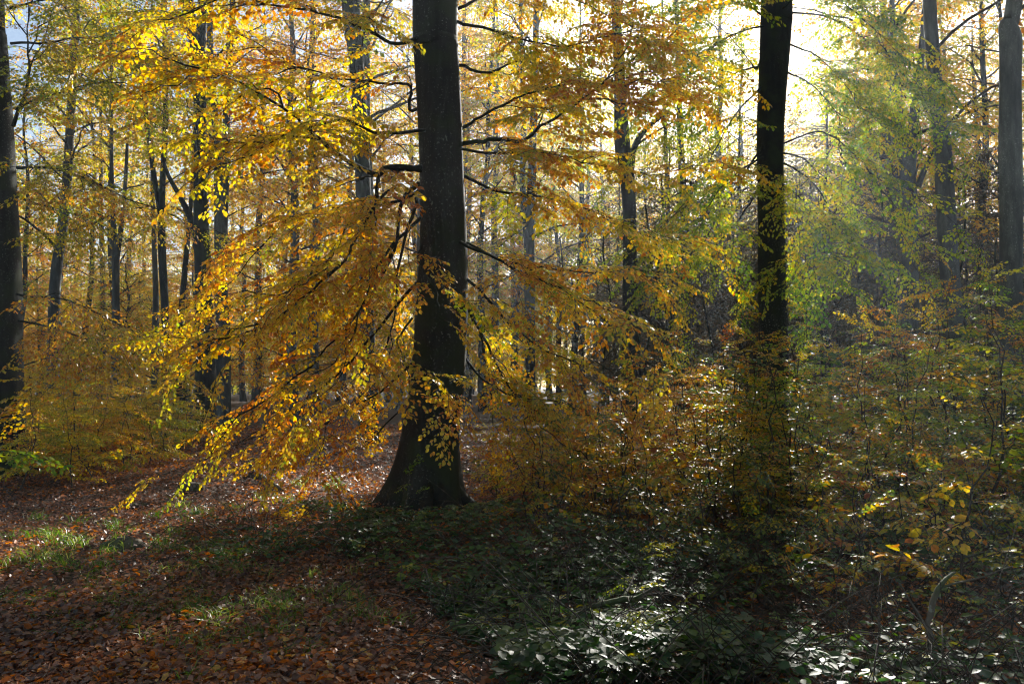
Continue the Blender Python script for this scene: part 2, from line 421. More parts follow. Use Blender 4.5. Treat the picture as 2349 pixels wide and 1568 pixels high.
# ================================================================== THE HERO BEECH
rng = np.random.RandomState(1)
D0 = 9.5
def px_trunk(rows, d, base_z=None, top=None):
    """rows of (px x, px y, px width) from the bottom up -> points and radii"""
    P, r = [], []
    for x, y, w in rows:
        P.append(W(x, y, d)); r.append(w * .5 / F * d)
    if top is not None:
        dirv = P[-1] - P[-2]; dirv = dirv / abs(dirv[2]); b = P[-1]
        for k in range(1, 4):
            f = k / 3; z = (top - b[2]) * f
            P.append(b + np.array([dirv[0] * z * .5, 0, z])); r.append(r[len(rows) - 1] * (1 - .8 * f))
    return P, r

hb = W(975, 1185, D0); hb[2] = H(hb[0], hb[1]) - .12
hero = empty('beech_tree', (0, 0, 0))
tag(hero, 'large black beech trunk in the middle of the photo, wrapped in drooping golden branches', 'tree')
P, r = px_trunk([(983, 1080, 135), (990, 1000, 122), (1008, 860, 118), (1016, 720, 118), (1018, 560, 112), (1013, 400, 104), (1008, 250, 104), (1000, 100, 104), (998, 0, 104)], D0, top=26)
P = [np.array([hb[0] - .0, D0, hb[2]]), np.array([hb[0], D0, .12])] + P; r = [.40, .375] + r
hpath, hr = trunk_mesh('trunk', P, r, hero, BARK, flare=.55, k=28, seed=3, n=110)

def add_roots(root, cx, cy, r0, n, seed, mat):
    rg = np.random.RandomState(seed)
    for i in range(n):
        a = 6.283 * i / n + rg.uniform(-.25, .25); l = rg.uniform(.55, 1.15); tt = np.linspace(0, 1, 12)
        aa = a + np.linspace(0, rg.uniform(-.5, .5), 12); rad = r0 * .55 + l * tt
        x, y = cx + np.cos(aa) * rad, cy + np.sin(aa) * rad
        z = H(x, y) + .34 * np.exp(-tt * 4.5) - .03 + .03 * np.sin(tt * 7 + i) - .09 * tt ** 3
        A = Acc(); v, t = tube(np.stack([x, y, z], -1), np.interp(tt, [0, .3, 1], [.15, .085, .02]), 10, True,
            lambda p, q: 1 + .14 * np.sin(3 * q[None] + p[:, 0:1] * 11) + .08 * np.sin(5 * q[None] + p[:, 1:2] * 19)); A.add(v, t, 0, 0.)
        A.obj('root', [mat], root, smooth=True)
add_roots(hero, hb[0], D0, .5, 8, 5, BARK)
def limb_tree(root, limbs, L, rng, gap, size, mat, leafmat, r0=.035, tmu=.5, s0=.2, droop=(-.5, 0), spread=(.3, 1.3), woodmat=None):
    for row in limbs:
        pts, kw = row[0], (row[1] if len(row) > 1 else {})
        P = np.array([W(*p) for p in pts]); n = max(10, len(P) * 4)
        path = smooth_path(P, n); path[1:] += rng.normal(0, .016, (n - 1, 3)).cumsum(0) * .8
        A = Acc(); rr = kw.get('r', r0) * .72
        v, t = tube(path, np.interp(np.linspace(0, 1, n), [0, .5, 1], [rr, rr * .45, rr * .14]), 7); A.add(v, t, 0, 0.)
        FA = Acc()
        # side branches
        nb = kw.get('nb', 3)
        for j in range(nb):
            i = int(n * (.15 + .7 * (j + rng.rand()) / max(nb, 1)))
            i = min(i, n - 3); d = unit(path[i + 1] - path[i])
            e = rotz(d, rng.choice([-1, 1]) * rng.uniform(.4, 1.1)); e = unit(e * (1, 1, .45)); ln = kw.get('bl', 1.0) * rng.uniform(.6, 1.3)
            tt = np.linspace(0, 1, 8)[:, None]
            bp = path[i] + e[None] * tt * ln + np.array([0, 0, -1]) * tt ** 2 * ln * rng.uniform(.05, .4)
            bp[1:] += rng.normal(0, .035 * ln, (7, 3)).cumsum(0)
            v, t = tube(bp, np.linspace(rr * .36, rr * .1, 8), 5); A.add(v, t, 0, 0.)
            dress(FA, bp, L, rng, .25, gap, size, kw.get('droop', droop), spread, tmu + kw.get('t', 0))
        lo = A.obj('limb', [mat], root, smooth=True)
        dress(FA, path, L, rng, kw.get('s0', s0), kw.get('gap', gap), size, kw.get('droop', droop), spread, tmu + kw.get('t', 0))
        FA.obj('foliage', [leafmat, TWIG], lo)

HL = [
 ([(975, 385, 9.4), (900, 378, 9.1), (850, 385, 8.9), (780, 345, 8.6), (735, 310, 8.4), (700, 285, 8.2), (640, 240, 7.9), (560, 195, 7.6), (480, 165, 7.3), (400, 130, 7.0), (330, 110, 6.8)], dict(r=.05, nb=5)),
 ([(975, 392, 9.4), (900, 386, 9.0), (868, 410, 8.9), (850, 480, 8.8), (815, 560, 8.7), (760, 625, 8.5), (690, 680, 8.4), (600, 735, 8.2), (500, 765, 8.0), (410, 775, 7.9)], dict(r=.045, nb=4, droop=(-.15, .15))),
 ([(960, 420, 9.6), (915, 455, 9.7), (893, 560, 9.7), (862, 640, 9.6), (805, 720, 9.4), (725, 800, 9.2), (650, 870, 9.0), (600, 935, 8.8), (545, 980, 8.7)], dict(r=.04, nb=4, t=.08, gap=.28)),
 ([(955, 450, 9.9), (930, 520, 10.3), (908, 620, 10.5), (895, 720, 10.6), (868, 820, 10.6), (830, 900, 10.5), (780, 960, 10.4), (730, 1010, 10.2)], dict(r=.035, nb=3, t=.12, gap=.34)),
 ([(975, 250, 9.8), (945, 240, 9.8), (940, 190, 9.8), (880, 182, 9.6), (815, 165, 9.4), (750, 150, 9.2), (680, 130, 9.0), (600, 85, 8.7), (520, 40, 8.4)], dict(r=.035, nb=4)),
 ([(975, 75, 9.4), (900, 100, 9.1), (820, 70, 8.8), (720, 30, 8.5), (620, 15, 8.2), (520, 0, 8.0), (420, 40, 7.6), (330, 50, 7.2)], dict(r=.035, nb=4)),
 ([(905, 430, 9.5), (860, 470, 9.3), (800, 520, 9.1), (745, 600, 9.0), (690, 650, 8.9), (620, 690, 8.8), (550, 700, 8.7), (480, 740, 8.6)], dict(r=.03, nb=4)),
 ([(965, 560, 9.2), (962, 600, 8.7), (985, 640, 8.3), (1010, 680, 8.1), (1035, 720, 8.0)], dict(r=.02, nb=1, bl=.5, gap=.3)),
 ([(945, 730, 9.3), (905, 790, 8.9), (925, 850, 8.5), (960, 900, 8.2), (985, 950, 8.0)], dict(r=.02, nb=1, bl=.6, gap=.3)),
 ([(965, 640, 9.8), (870, 760, 9.9), (790, 860, 9.8), (710, 930, 9.6), (640, 985, 9.3), (570, 1015, 9.0)], dict(r=.03, nb=3, t=.15, gap=.32)),
 ([(975, 300, 9.3), (890, 312, 8.9), (800, 290, 8.7), (720, 300, 8.4), (620, 330, 8.1), (530, 365, 7.9), (450, 400, 7.7)], dict(r=.03, nb=4)),
 ([(965, 500, 9.3), (900, 560, 9.0), (840, 680, 8.8), (800, 790, 8.7), (740, 850, 8.6), (660, 900, 8.5)], dict(r=.03, nb=2, gap=.3)),
 ([(960, 820, 9.8), (880, 890, 10.0), (800, 930, 10.1), (720, 980, 10.0), (650, 1000, 9.8), (590, 1030, 9.6)], dict(r=.025, nb=2, t=.18, gap=.34)),
 ([(970, 430, 9.6), (880, 470, 9.5), (780, 470, 9.3), (680, 500, 9.0), (600, 560, 8.8), (520, 600, 8.6)], dict(r=.03, nb=4)),
 ([(970, 900, 9.8), (900, 960, 10.0), (850, 1010, 10.1), (800, 1030, 10.1), (750, 1045, 10.0)], dict(r=.02, nb=1, t=.2, gap=.3)),
 ([(1055, 330, 9.5), (1130, 323, 9.4), (1190, 325, 9.3), (1240, 292, 9.2), (1300, 260, 9.1), (1350, 215, 9.0), (1390, 170, 8.9), (1415, 120, 8.8), (1435, 50, 8.7)], dict(r=.04, nb=5, t=.08)),
 ([(1050, 300, 9.7), (1110, 265, 9.8), (1180, 232, 9.8), (1250, 200, 9.7), (1340, 190, 9.6), (1440, 195, 9.4), (1530, 205, 9.2)], dict(r=.03, nb=4, t=.12)),
 ([(1055, 555, 9.3), (1130, 585, 9.1), (1200, 625, 8.9), (1280, 655, 8.8), (1350, 690, 8.7), (1420, 720, 8.6), (1490, 755, 8.5)], dict(r=.03, nb=4, t=.1)),
 ([(1055, 550, 9.5), (1150, 590, 9.3), (1250, 612, 9.2), (1350, 615, 9.1), (1440, 618, 9.0), (1510, 618, 8.9)], dict(r=.022, nb=2, bl=.6, t=.15)),
 ([(1055, 620, 9.5), (1130, 700, 9.4), (1200, 780, 9.2), (1280, 835, 9.0), (1350, 870, 8.9), (1420, 905, 8.8)], dict(r=.03, nb=5)),
 ([(1050, 340, 9.4), (1150, 352, 9.1), (1250, 352, 8.9), (1350, 372, 8.7), (1450, 400, 8.5), (1540, 412, 8.3)], dict(r=.025, nb=3)),
 ([(1055, 400, 9.6), (1150, 432, 9.7), (1250, 442, 9.6), (1350, 470, 9.5), (1420, 500, 9.4), (1470, 520, 9.3)], dict(r=.028, nb=4)),
 ([(1060, 690, 9.7), (1120, 790, 9.7), (1170, 880, 9.6), (1220, 950, 9.5), (1280, 1005, 9.4), (1330, 1050, 9.3)], dict(r=.03, nb=5, t=.05)),
 ([(1050, 50, 9.5), (1120, 60, 9.3), (1200, 70, 9.1), (1290, 85, 8.9), (1380, 60, 8.8), (1470, 40, 8.7)], dict(r=.03, nb=4)),
 ([(1055, 640, 10.0), (1095, 760, 10.3), (1115, 860, 10.4), (1125, 960, 10.4), (1115, 1030, 10.3)], dict(r=.025, nb=2, gap=.32)),
 ([(1050, 20, 9.8), (1130, -20, 10.1), (1240, -30, 10.4), (1350, 10, 10.6), (1460, 60, 10.7), (1560, 90, 10.7)], dict(r=.03, nb=5)),
 ([(1050, 150, 9.8), (1120, 170, 10.0), (1200, 140, 10.2), (1300, 120, 10.3), (1400, 130, 10.3)], dict(r=.03, nb=4)),
 ([(1050, 800, 9.6), (1110, 870, 9.4), (1190, 905, 9.2), (1280, 915, 9.0), (1370, 940, 8.9)], dict(r=.025, nb=4, t=.05)),
]
limb_tree(hero, HL, NEAR, rng, .225, (.5, .9), BARK, GOLD, droop=(-.24, .16), tmu=.57)
A = Acc(); crown(A, hpath, 25, 8.5, np.random.RandomState(77), nl=34, spread=6, gap=.6); A.obj('crown', [GOLD, TWIG], hero)

GAPS[0] = .97
# ================================================================== other near trees
def near_tree(rows, d, label, limbs, top=25, mat=BARK, leaf=LIME, tmu=.4, gap=.3, size=(.8, 1.4), L=None, flare=.35, seed=1, base_r=None, forks=(), upper=None, r0=.035, group=None, prune=.9):
    rg = np.random.RandomState(seed)
    root = empty('beech_tree', (0, 0, 0)); tag(root, label, 'tree', group)
    P, r = px_trunk(rows, d, top=top)
    x0 = P[0][0] + (P[0][0] - P[1][0]) * .2
    P = [np.array([x0, d, H(x0, d) - .15])] + P; r = [r[0] * 1.08] + r
    fk = [([W(*q) for q in f[0]], f[1]) for f in forks]
    tp, _ = trunk_mesh('trunk', P, r, root, mat, flare=flare, seed=seed, n=70, forks=fk)
    old = GAPS[0]
    GAPS[0] = prune
    if limbs: limb_tree(root, limbs, L or MID, rg, gap, size, mat, leaf, tmu=tmu, r0=r0)
    GAPS[0] = old
    if upper:
        A = Acc(); crown(A, tp, rng=rg, **upper); A.obj('crown', [leaf, TWIG], root)
    return root

# B: dark trunk right of centre, lime leaves
BL = [
 ([(1750, 330, 17.6), (1710, 400, 17.2), (1670, 470, 16.8), (1625, 545, 16.4), (1595, 605, 16.2)], dict(nb=7, bl=2.02, droop=(-.3, .15))),
 ([(1755, 60, 17.6), (1680, 80, 17.2), (1610, 130, 16.8), (1555, 200, 16.5)], dict(nb=7, bl=2.25, droop=(-.3, .15))),
 ([(1755, 120, 17.8), (1735, 160, 17.8), (1720, 130, 17.9), (1640, 50, 18.2), (1560, 20, 18.5)], dict(nb=7, bl=2.25, droop=(-.3, .15))),
 ([(1790, 350, 17.6), (1840, 362, 17.0), (1885, 420, 16.4), (1915, 490, 16.0), (1930, 560, 15.8)], dict(nb=8, bl=1.91, droop=(-.3, .15))),
 ([(1790, 332, 17.8), (1880, 305, 17.4), (1960, 360, 16.9), (2025, 440, 16.5), (2085, 525, 16.1)], dict(nb=8, bl=2.02, droop=(-.3, .15))),
 ([(1790, 372, 17.6), (1860, 410, 16.9), (1900, 480, 16.3), (1880, 560, 15.8), (1850, 600, 15.6)], dict(nb=7, bl=1.69, droop=(-.3, .15))),
 ([(1800, 30, 17.8), (1900, 40, 17.6), (1980, 90, 17.2), (2060, 180, 16.8), (2110, 260, 16.5)], dict(nb=6, bl=2.02, droop=(-.3, .15), gap=.38)),
 ([(1800, 100, 18.0), (1870, 130, 18.0), (1930, 200, 17.8), (1990, 300, 17.4)], dict(nb=5, bl=1.80, droop=(-.3, .15), gap=.4)),
 ([(1745, 200, 17.6), (1690, 260, 17.3), (1640, 340, 17.0), (1590, 440, 16.6), (1560, 520, 16.4)], dict(nb=5, bl=1.80, droop=(-.3, .15), gap=.38)),
 ([(1750, 360, 17.3), (1705, 390, 16.6), (1650, 440, 16.0), (1610, 510, 15.6)], dict(nb=6, bl=1.4, droop=(-.3, .15))),
 ([(1790, 420, 17.3), (1835, 450, 16.7), (1870, 510, 16.1), (1890, 580, 15.8)], dict(nb=5, bl=1.3, droop=(-.3, .15))),
 ([(1755, 40, 17.4), (1700, 10, 16.8), (1630, 10, 16.2), (1560, 60, 15.7)], dict(nb=6, bl=1.8, droop=(-.3, .15))),
 ([(1795, 20, 17.3), (1850, -10, 16.7), (1930, 10, 16.2), (1990, 60, 15.8), (2040, 120, 15.5)], dict(nb=6, bl=1.8, droop=(-.3, .15))),
 ([(1750, 150, 18.2), (1690, 170, 18.6), (1620, 220, 19), (1560, 290, 19.3)], dict(nb=5, bl=1.8, droop=(-.3, .15))),
 ([(1795, 160, 18.2), (1860, 190, 18.5), (1920, 250, 18.8), (1960, 320, 19)], dict(nb=5, bl=1.6, droop=(-.3, .15))),
 ([(1750, 420, 17.8), (1700, 500, 18.3), (1660, 560, 18.6), (1640, 600, 18.7)], dict(nb=6, bl=1.69, droop=(-.3, .15))),
]
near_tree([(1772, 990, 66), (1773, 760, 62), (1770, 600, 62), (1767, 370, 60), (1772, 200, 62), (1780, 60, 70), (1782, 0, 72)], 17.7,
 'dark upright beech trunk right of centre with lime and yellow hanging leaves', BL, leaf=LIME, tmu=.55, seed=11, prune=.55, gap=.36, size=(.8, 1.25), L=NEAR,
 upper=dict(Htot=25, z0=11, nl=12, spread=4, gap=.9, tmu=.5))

# C: trunk cut by the left edge
CL = [
 ([(30, 290, 13.9), (55, 215, 13.8), (68, 130, 13.7), (74, 60, 13.6), (78, -60, 13.5)], dict(r=.05, nb=6, bl=1.8, s0=.1)),
 ([(40, 385, 13.6), (120, 380, 13.0), (200, 400, 12.6), (280, 435, 12.3), (345, 475, 12.0)], dict(r=.04, nb=5, bl=1.3, t=.15)),
 ([(40, 675, 13.8), (140, 685, 13.3), (240, 715, 12.9), (330, 760, 12.6)], dict(r=.03, nb=5, bl=1.2, t=.35)),
 ([(40, 735, 14.0), (140, 755, 13.7), (240, 785, 13.3), (340, 815, 13.0)], dict(r=.03, nb=5, bl=1.3, t=.35)),
 ([(35, 250, 13.9), (120, 225, 13.5), (220, 205, 13.1), (310, 190, 12.8)], dict(r=.035, nb=4, bl=1.5)),
 ([(25, 100, 14.0), (130, 90, 13.7), (230, 75, 13.4), (320, 60, 13.2)], dict(r=.035, nb=5, bl=1.5)),
 ([(40, 450, 14.2), (110, 470, 14.2), (190, 490, 14.0), (270, 530, 13.8)], dict(r=.03, nb=3, bl=1.2)),
 ([(20, 20, 14.2), (110, 0, 14.4), (220, -20, 14.6), (330, 0, 14.7)], dict(r=.035, nb=4, bl=1.5)),
]
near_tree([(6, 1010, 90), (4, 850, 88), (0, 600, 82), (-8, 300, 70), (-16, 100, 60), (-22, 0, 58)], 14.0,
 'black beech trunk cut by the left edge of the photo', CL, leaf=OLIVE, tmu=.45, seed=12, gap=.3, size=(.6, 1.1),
 upper=dict(Htot=24, z0=9.5, nl=8, spread=4, gap=1.0))

U = lambda z0=5, nl=22, sp=4.5, gap=.8, **k: dict(Htot=k.pop('Ht', 25), z0=z0 * 1.15, nl=int(nl * 1.4), spread=sp * 1.05, gap=gap * .75, **k)
near_tree([(472, 840, 42), (468, 700, 40), (462, 520, 33), (460, 350, 29), (458, 200, 29), (452, 110, 32), (428, 0, 27)], 23,
 'dark straight trunk with pale speckles, forking near the top, on the left', None, leaf=GOLD, seed=13, flare=.3,
 forks=[([(455, 130, 23), (462, 60, 23), (468, -30, 23), (476, -200, 23)], (.17, .15, .13, .08)),
        ([(458, 600, 23.1), (440, 510, 23.3), (415, 455, 23.6), (385, 400, 24), (370, 350, 24.3)], (.11, .1, .08, .06, .04))],
 upper=U(6, 18, 3.6))
near_tree([(512, 800, 32), (508, 690, 30), (505, 560, 26), (500, 400, 18), (492, 250, 15), (482, 100, 13)], 27,
 'pale grey twin-stemmed trunk just right of the dark speckled trunk', None, mat=BARKG, leaf=GOLD, seed=14, flare=.25,
 forks=[([(510, 560, 27), (514, 450, 27), (519, 350, 27), (520, 250, 27), (530, 60, 27), (545, -150, 27)], (.17, .15, .13, .12, .1, .05))],
 upper=U(7, 18, 3.6))
near_tree([(380, 800, 18), (378, 700, 17), (372, 580, 17), (372, 440, 14), (380, 280, 12), (378, 120, 10)], 29,
 'slim dark double trunk between the left edge tree and the speckled trunk', None, leaf=OLIVE, seed=15, flare=.2,
 forks=[([(371, 500, 29), (356, 420, 29), (343, 330, 29), (330, 220, 29), (318, 80, 29)], (.11, .09, .08, .07, .05))],
 upper=U(7, 16, 3.2))
near_tree([(267, 760, 17), (266, 700, 16), (265, 600, 16), (260, 500, 11), (256, 380, 9)], 33,
 'forked grey trunk left of the slim double trunk', None, mat=BARKG, leaf=GOLD, seed=16, flare=.2,
 forks=[([(266, 600, 33), (278, 520, 33), (287, 430, 33), (292, 330, 33)], (.13, .1, .08, .06))], upper=U(8, 16, 3.4))
near_tree([(357, 760, 15), (357, 660, 13), (354, 560, 11), (350, 430, 9)], 38,
 'thin pale trunk standing just left of the slim double trunk in haze', None, mat=BARKG, leaf=OLIVE, seed=17, flare=.2, upper=U(8, 14, 3.4))
near_tree([(412, 780, 14), (417, 700, 13), (424, 620, 12), (432, 540, 10), (442, 400, 9)], 36,
 'thin trunk leaning right, close to the left of the speckled trunk', None, leaf=GOLD, seed=18, flare=.2, upper=U(8, 14, 3.4))
near_tree([(236, 770, 12), (236, 690, 12), (235, 600, 12), (232, 500, 10)], 46,
 'hazy mauve grey trunk far back on the left', None, mat=BARKG, leaf=AMBER, seed=19, flare=.2, upper=U(8, 14, 4))
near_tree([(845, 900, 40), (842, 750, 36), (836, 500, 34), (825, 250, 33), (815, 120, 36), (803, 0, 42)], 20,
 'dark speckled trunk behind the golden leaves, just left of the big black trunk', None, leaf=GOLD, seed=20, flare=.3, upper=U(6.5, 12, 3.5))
near_tree([(1216, 850, 22), (1216, 700, 22), (1217, 520, 20), (1222, 330, 18), (1228, 150, 15)], 30,
 'thin dark trunk just right of the big black trunk', None, leaf=GOLD, seed=21, flare=.2, upper=U(6, 16, 3.6))
near_tree([(1444, 880, 36), (1445, 700, 34), (1444, 500, 32), (1436, 380, 34), (1428, 330, 36), (1420, 150, 24), (1412, 0, 22)], 22,
 'grey trunk with one bent side limb, between the big black trunk and lime tree', None, mat=BARK, leaf=GOLD, seed=22, flare=.3,
 forks=[([(1442, 420, 22), (1452, 350, 21.9), (1470, 310, 21.8), (1500, 280, 21.6), (1535, 258, 21.4)], (.14, .09, .08, .06, .04))], upper=U(6.5, 8, 3.2))
near_tree([(1574, 850, 24), (1573, 700, 23), (1572, 550, 20), (1566, 420, 18), (1560, 300, 14)], 32,
 'dark trunk standing in blue haze left of the lime tree', None, leaf=OLIVE, seed=23, flare=.2, upper=U(7, 9, 3.2, Ht=17))
near_tree([(1540, 820, 13), (1537, 640, 12), (1532, 460, 11), (1527, 330, 9)], 38,
 'thin pole-like trunk in blue haze, left neighbour of the hazy dark trunk', None, leaf=OLIVE, seed=24, flare=.1, upper=U(7, 8, 3, Ht=17))
near_tree([(2088, 800, 36), (2088, 600, 34), (2088, 480, 33), (2080, 385, 34), (2062, 300, 20), (2050, 150, 15), (2046, 0, 12)], 24,
 'forked trunk among amber leaves, left of the two tall right trunks', None, mat=BARKG, leaf=AMBER, seed=25, flare=.25,
 forks=[([(2084, 400, 24), (2094, 300, 24), (2104, 200, 24), (2116, 100, 24), (2125, -60, 24)], (.2, .15, .13, .1, .06)),
        ([(2105, 430, 24), (2125, 380, 23.8), (2150, 335, 23.6), (2180, 290, 23.4)], (.09, .08, .06, .04))], upper=U(4.5, 20, 4.2))
near_tree([(2190, 900, 46), (2182, 700, 44), (2172, 520, 42), (2162, 340, 36), (2148, 220, 32), (2138, 100, 30), (2132, 0, 30)], 19.5,
 'tall pale grey trunk leaning left, second from the right edge', None, mat=BARKG, leaf=AMBER, seed=26, flare=.25, upper=U(6.5, 12, 3.8))
near_tree([(2322, 950, 56), (2320, 700, 50), (2319, 450, 47), (2317, 200, 45), (2318, 95, 50), (2312, 55, 38), (2328, 0, 36)], 17.5,
 'tall grey trunk at the right edge with a swollen knot near the top', None, mat=BARKG, leaf=AMBER, seed=27, flare=.25, upper=U(8, 9, 4))

GAPS[0] = None
# ------------------------------------------------------------------ woodland behind: copies of a few trees

def make_var(seed, Htot, z0, nl, spread, gap, leaf, mat, r, tmu, low=0., size=(1.5, 2.2)):
    rg = np.random.RandomState(seed); n = 10
    z = np.linspace(-.2, Htot, n); w = rg.normal(0, .12, (n, 2)).cumsum(0); w[0] = 0
    P = np.stack([w[:, 0], w[:, 1], z], -1)
    A = Acc(); v, t = tube(smooth_path(P, 30), np.interp(np.linspace(0, 1, 30), [0, .05, .6, 1], [r * 1.3, r, r * .6, .03]), 10); A.add(v, t, 0, 0.)
    tm = A.mesh('trunk', [mat], True)
    C = Acc(); crown(C, P, Htot, z0, rg, nl, spread, gap, FAR, size, tmu, low); cm = C.mesh('crown', [leaf, TWIG])
    return tm, cm
TALL = [make_var(500, 24, 6, 34, 4.6, .62, GOLD, BARKG, .22, .5), make_var(501, 22, 5, 32, 4.2, .62, OLIVE, BARK, .18, .5),
        make_var(502, 25, 7, 34, 5.0, .65, AMBER, BARKG, .25, .5), make_var(503, 21, 4.5, 32, 4.2, .6, LIME, BARK, .17, .75)]
LOW = [make_var(510, 9, 1.0, 36, 3.4, .4, OLIVE, BARK, .09, .4, size=(1.2, 1.8)), make_var(511, 7, .7, 34, 3.0, .38, GOLD, BARK, .07, .5, size=(1.1, 1.6)),
       make_var(512, 11, 1.2, 40, 3.6, .42, AMBER, BARK, .1, .6, size=(1.2, 1.9))]
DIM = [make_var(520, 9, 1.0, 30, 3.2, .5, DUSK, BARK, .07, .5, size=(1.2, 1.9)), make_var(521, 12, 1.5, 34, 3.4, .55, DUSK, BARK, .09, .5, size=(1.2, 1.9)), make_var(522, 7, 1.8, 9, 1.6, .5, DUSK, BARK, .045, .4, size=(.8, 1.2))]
COLN = ['golden', 'olive', 'amber', 'lime green']; COLL = ['olive', 'golden', 'amber']
def place(var, name, x, y, rz, s, label=None, cat=None, group=None):
    root = empty(name, (x, y, float(H(x, y)))); root.rotation_euler.z = rz; root.scale = (s, s, s)
    tag(root, label, cat, group)
    for nm, me in zip(('trunk', 'crown'), var): link(bpy.data.objects.new(nm, me), root)
    return root
rb = random.Random(7)
spots = []
def ok(x, y, m):
    return all((x - a) ** 2 + (y - b) ** 2 > m * m for a, b in spots)
ZONES = [(60, 'beside the left edge trunk'), (330, 'left of the slim double trunk'), (430, 'around the slim double trunk'), (560, 'behind the dark speckled trunk'),
         (780, 'behind the golden boughs on the left'), (940, 'just left of the big black trunk'), (1080, 'behind the big black trunk'), (1330, 'just right of the big black trunk'),
         (1500, 'near the bent-limbed trunk'), (1660, 'near the hazy dark trunk'), (1850, 'behind the lime tree'), (2040, 'right of the lime tree'),
         (2130, 'around the forked amber tree'), (2270, 'around the leaning grey trunk'), (9999, 'at the right edge')]
def zone(px): return next(z for b, z in ZONES if px < b)
QUEUE = []
ORD = ['first', 'second', 'third', 'fourth', 'fifth', 'sixth', 'seventh', 'eighth', 'ninth', 'tenth', 'eleventh', 'twelfth', 'thirteenth', 'fourteenth']
def later(root, kind, px, dist, cat, z=None):
    QUEUE.append((kind, z or zone(px), dist, root, cat))
def label_all():
    groups = {}
    for q in QUEUE: groups.setdefault((q[0], q[1], q[4]), []).append(q)
    for (kind, z, cat), qs in groups.items():
        qs.sort(key=lambda q: q[2])
        for i, q in enumerate(qs):
            if len(qs) == 1: lab = f'{kind} {z}'
            elif i < 14: lab = f'{kind} {z}, {ORD[i]} from the front'
            else: lab = f'{kind} {z}, farther back'
            tag(q[3], lab, cat, f'{kind} {z}')
tries = 0
while len(spots) < 85 and tries < 4000:
    tries += 1
    y = rb.uniform(30, 82); px = rb.uniform(-250, 2600); x = (px - CX) / F * y
    gapzone = 1470 < px < 2010
    if tree_in_gap(x, y, 24, 2.0, 15) or tree_in_gap(x, y, 24, 4.0, 4) or not ok(x, y, 4.6): continue
    spots.append((x, y)); k = rb.choice([0, 0, 1, 2, 2, 3]) if px < 1500 else rb.choice([0, 2, 2, 1])
    later(place(TALL[k], 'beech_tree', x, y, rb.uniform(0, 6.28), rb.uniform(.85, 1.15)), ('hazy ' if y > 55 else '') + f'tall {COLN[k]} beech', px, y, 'tree')
n0 = len(spots); tries = 0
while len(spots) < n0 + 26 and tries < 3000:
    tries += 1
    y = rb.uniform(56, 84); px = rb.uniform(1250, 2100); x = (px - CX) / F * y
    if not ok(x, y, 3.4) or tree_in_gap(x, y, 28, 3.0, 4): continue
    spots.append((x, y)); k = rb.choice([0, 0, 1, 3])
    later(place(TALL[k], 'beech_tree', x, y, rb.uniform(0, 6.28), rb.uniform(.95, 1.2)), f'faint tall {COLN[k]} beech', px, y, 'tree')
n0 = len(spots); tries = 0
while len(spots) < n0 + 13 and tries < 3000:
    tries += 1
    y = rb.uniform(33, 54); px = rb.choice([rb.uniform(1040, 1500), rb.uniform(1900, 2380), rb.uniform(1040, 2380)]); x = (px - CX) / F * y
    if not ok(x, y, 3.0) or tree_in_gap(x, y, 28, 3.0, 4) or tree_in_gap(x, y, 24, 1.3, 13): continue
    spots.append((x, y)); k = rb.choice([0, 1, 3, 2])
    later(place(TALL[k], 'beech_tree', x, y, rb.uniform(0, 6.28), rb.uniform(1.0, 1.2)), f'high-crowned {COLN[k]} beech', px, y, 'tree')
# the wood goes on beside and behind the photographer
for qi, (x, y) in enumerate([(-7, -4), (2, -6), (9, -3), (-14, 4), (14, 2), (-2, -13), (-11, -12), (7, -13), (17, -9), (-20, -3), (22, 6), (-21, 12)]):
    spots.append((x, y)); k = rb.choice([0, 1, 2, 3])
    place(TALL[k], 'beech_tree', x, y, rb.uniform(0, 6.28), rb.uniform(.95, 1.15), f'tall {COLN[k]} beech ' + ['just behind the camera on its left', 'straight behind the camera', 'behind the camera on its right', 'beside the clearing, left of the camera', 'beside the thicket, right of the camera', 'far straight behind the camera', 'far behind the camera on its left', 'far behind the camera on its right', 'at the back right, outside the view', 'at the back left, outside the view', 'farthest out on the right side', 'farthest out on the left side'][qi], 'tree', 'beeches around the camera position')
ns = len(spots); tries = 0
while len(spots) < ns + 190 and tries < 9000:
    tries += 1
    px = rb.uniform(-200, 2600); y = rb.uniform(25 if px > 1350 else 40 if px < 650 else 32, 85); x = (px - CX) / F * y
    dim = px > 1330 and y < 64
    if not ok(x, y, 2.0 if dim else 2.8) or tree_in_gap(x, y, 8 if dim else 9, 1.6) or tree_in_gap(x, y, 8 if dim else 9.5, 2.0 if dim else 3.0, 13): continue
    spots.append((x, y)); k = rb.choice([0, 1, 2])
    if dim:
        later(place(DIM[k], 'young_beech', x, y, rb.uniform(0, 6.28), rb.uniform(.75, 1.1)), ['shade-darkened brown low beech', 'shade-darkened brown taller young beech', 'thin pole with shade-darkened brown leaves'][k], px, y, 'tree')
    else:
        later(place(LOW[k], 'young_beech', x, y, rb.uniform(0, 6.28), rb.uniform(.8, 1.25)), ('hazy ' if y > 55 else '') + f'low {COLL[k]} young beech', px, y, 'tree')
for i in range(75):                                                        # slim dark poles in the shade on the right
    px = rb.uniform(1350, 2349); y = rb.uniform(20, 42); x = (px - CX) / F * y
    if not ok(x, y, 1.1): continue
    spots.append((x, y)); later(place(DIM[2], 'pole_tree', x, y, rb.uniform(0, 6.28), rb.uniform(.7, 1.15)), 'slim dark bare pole', px, y, 'tree')

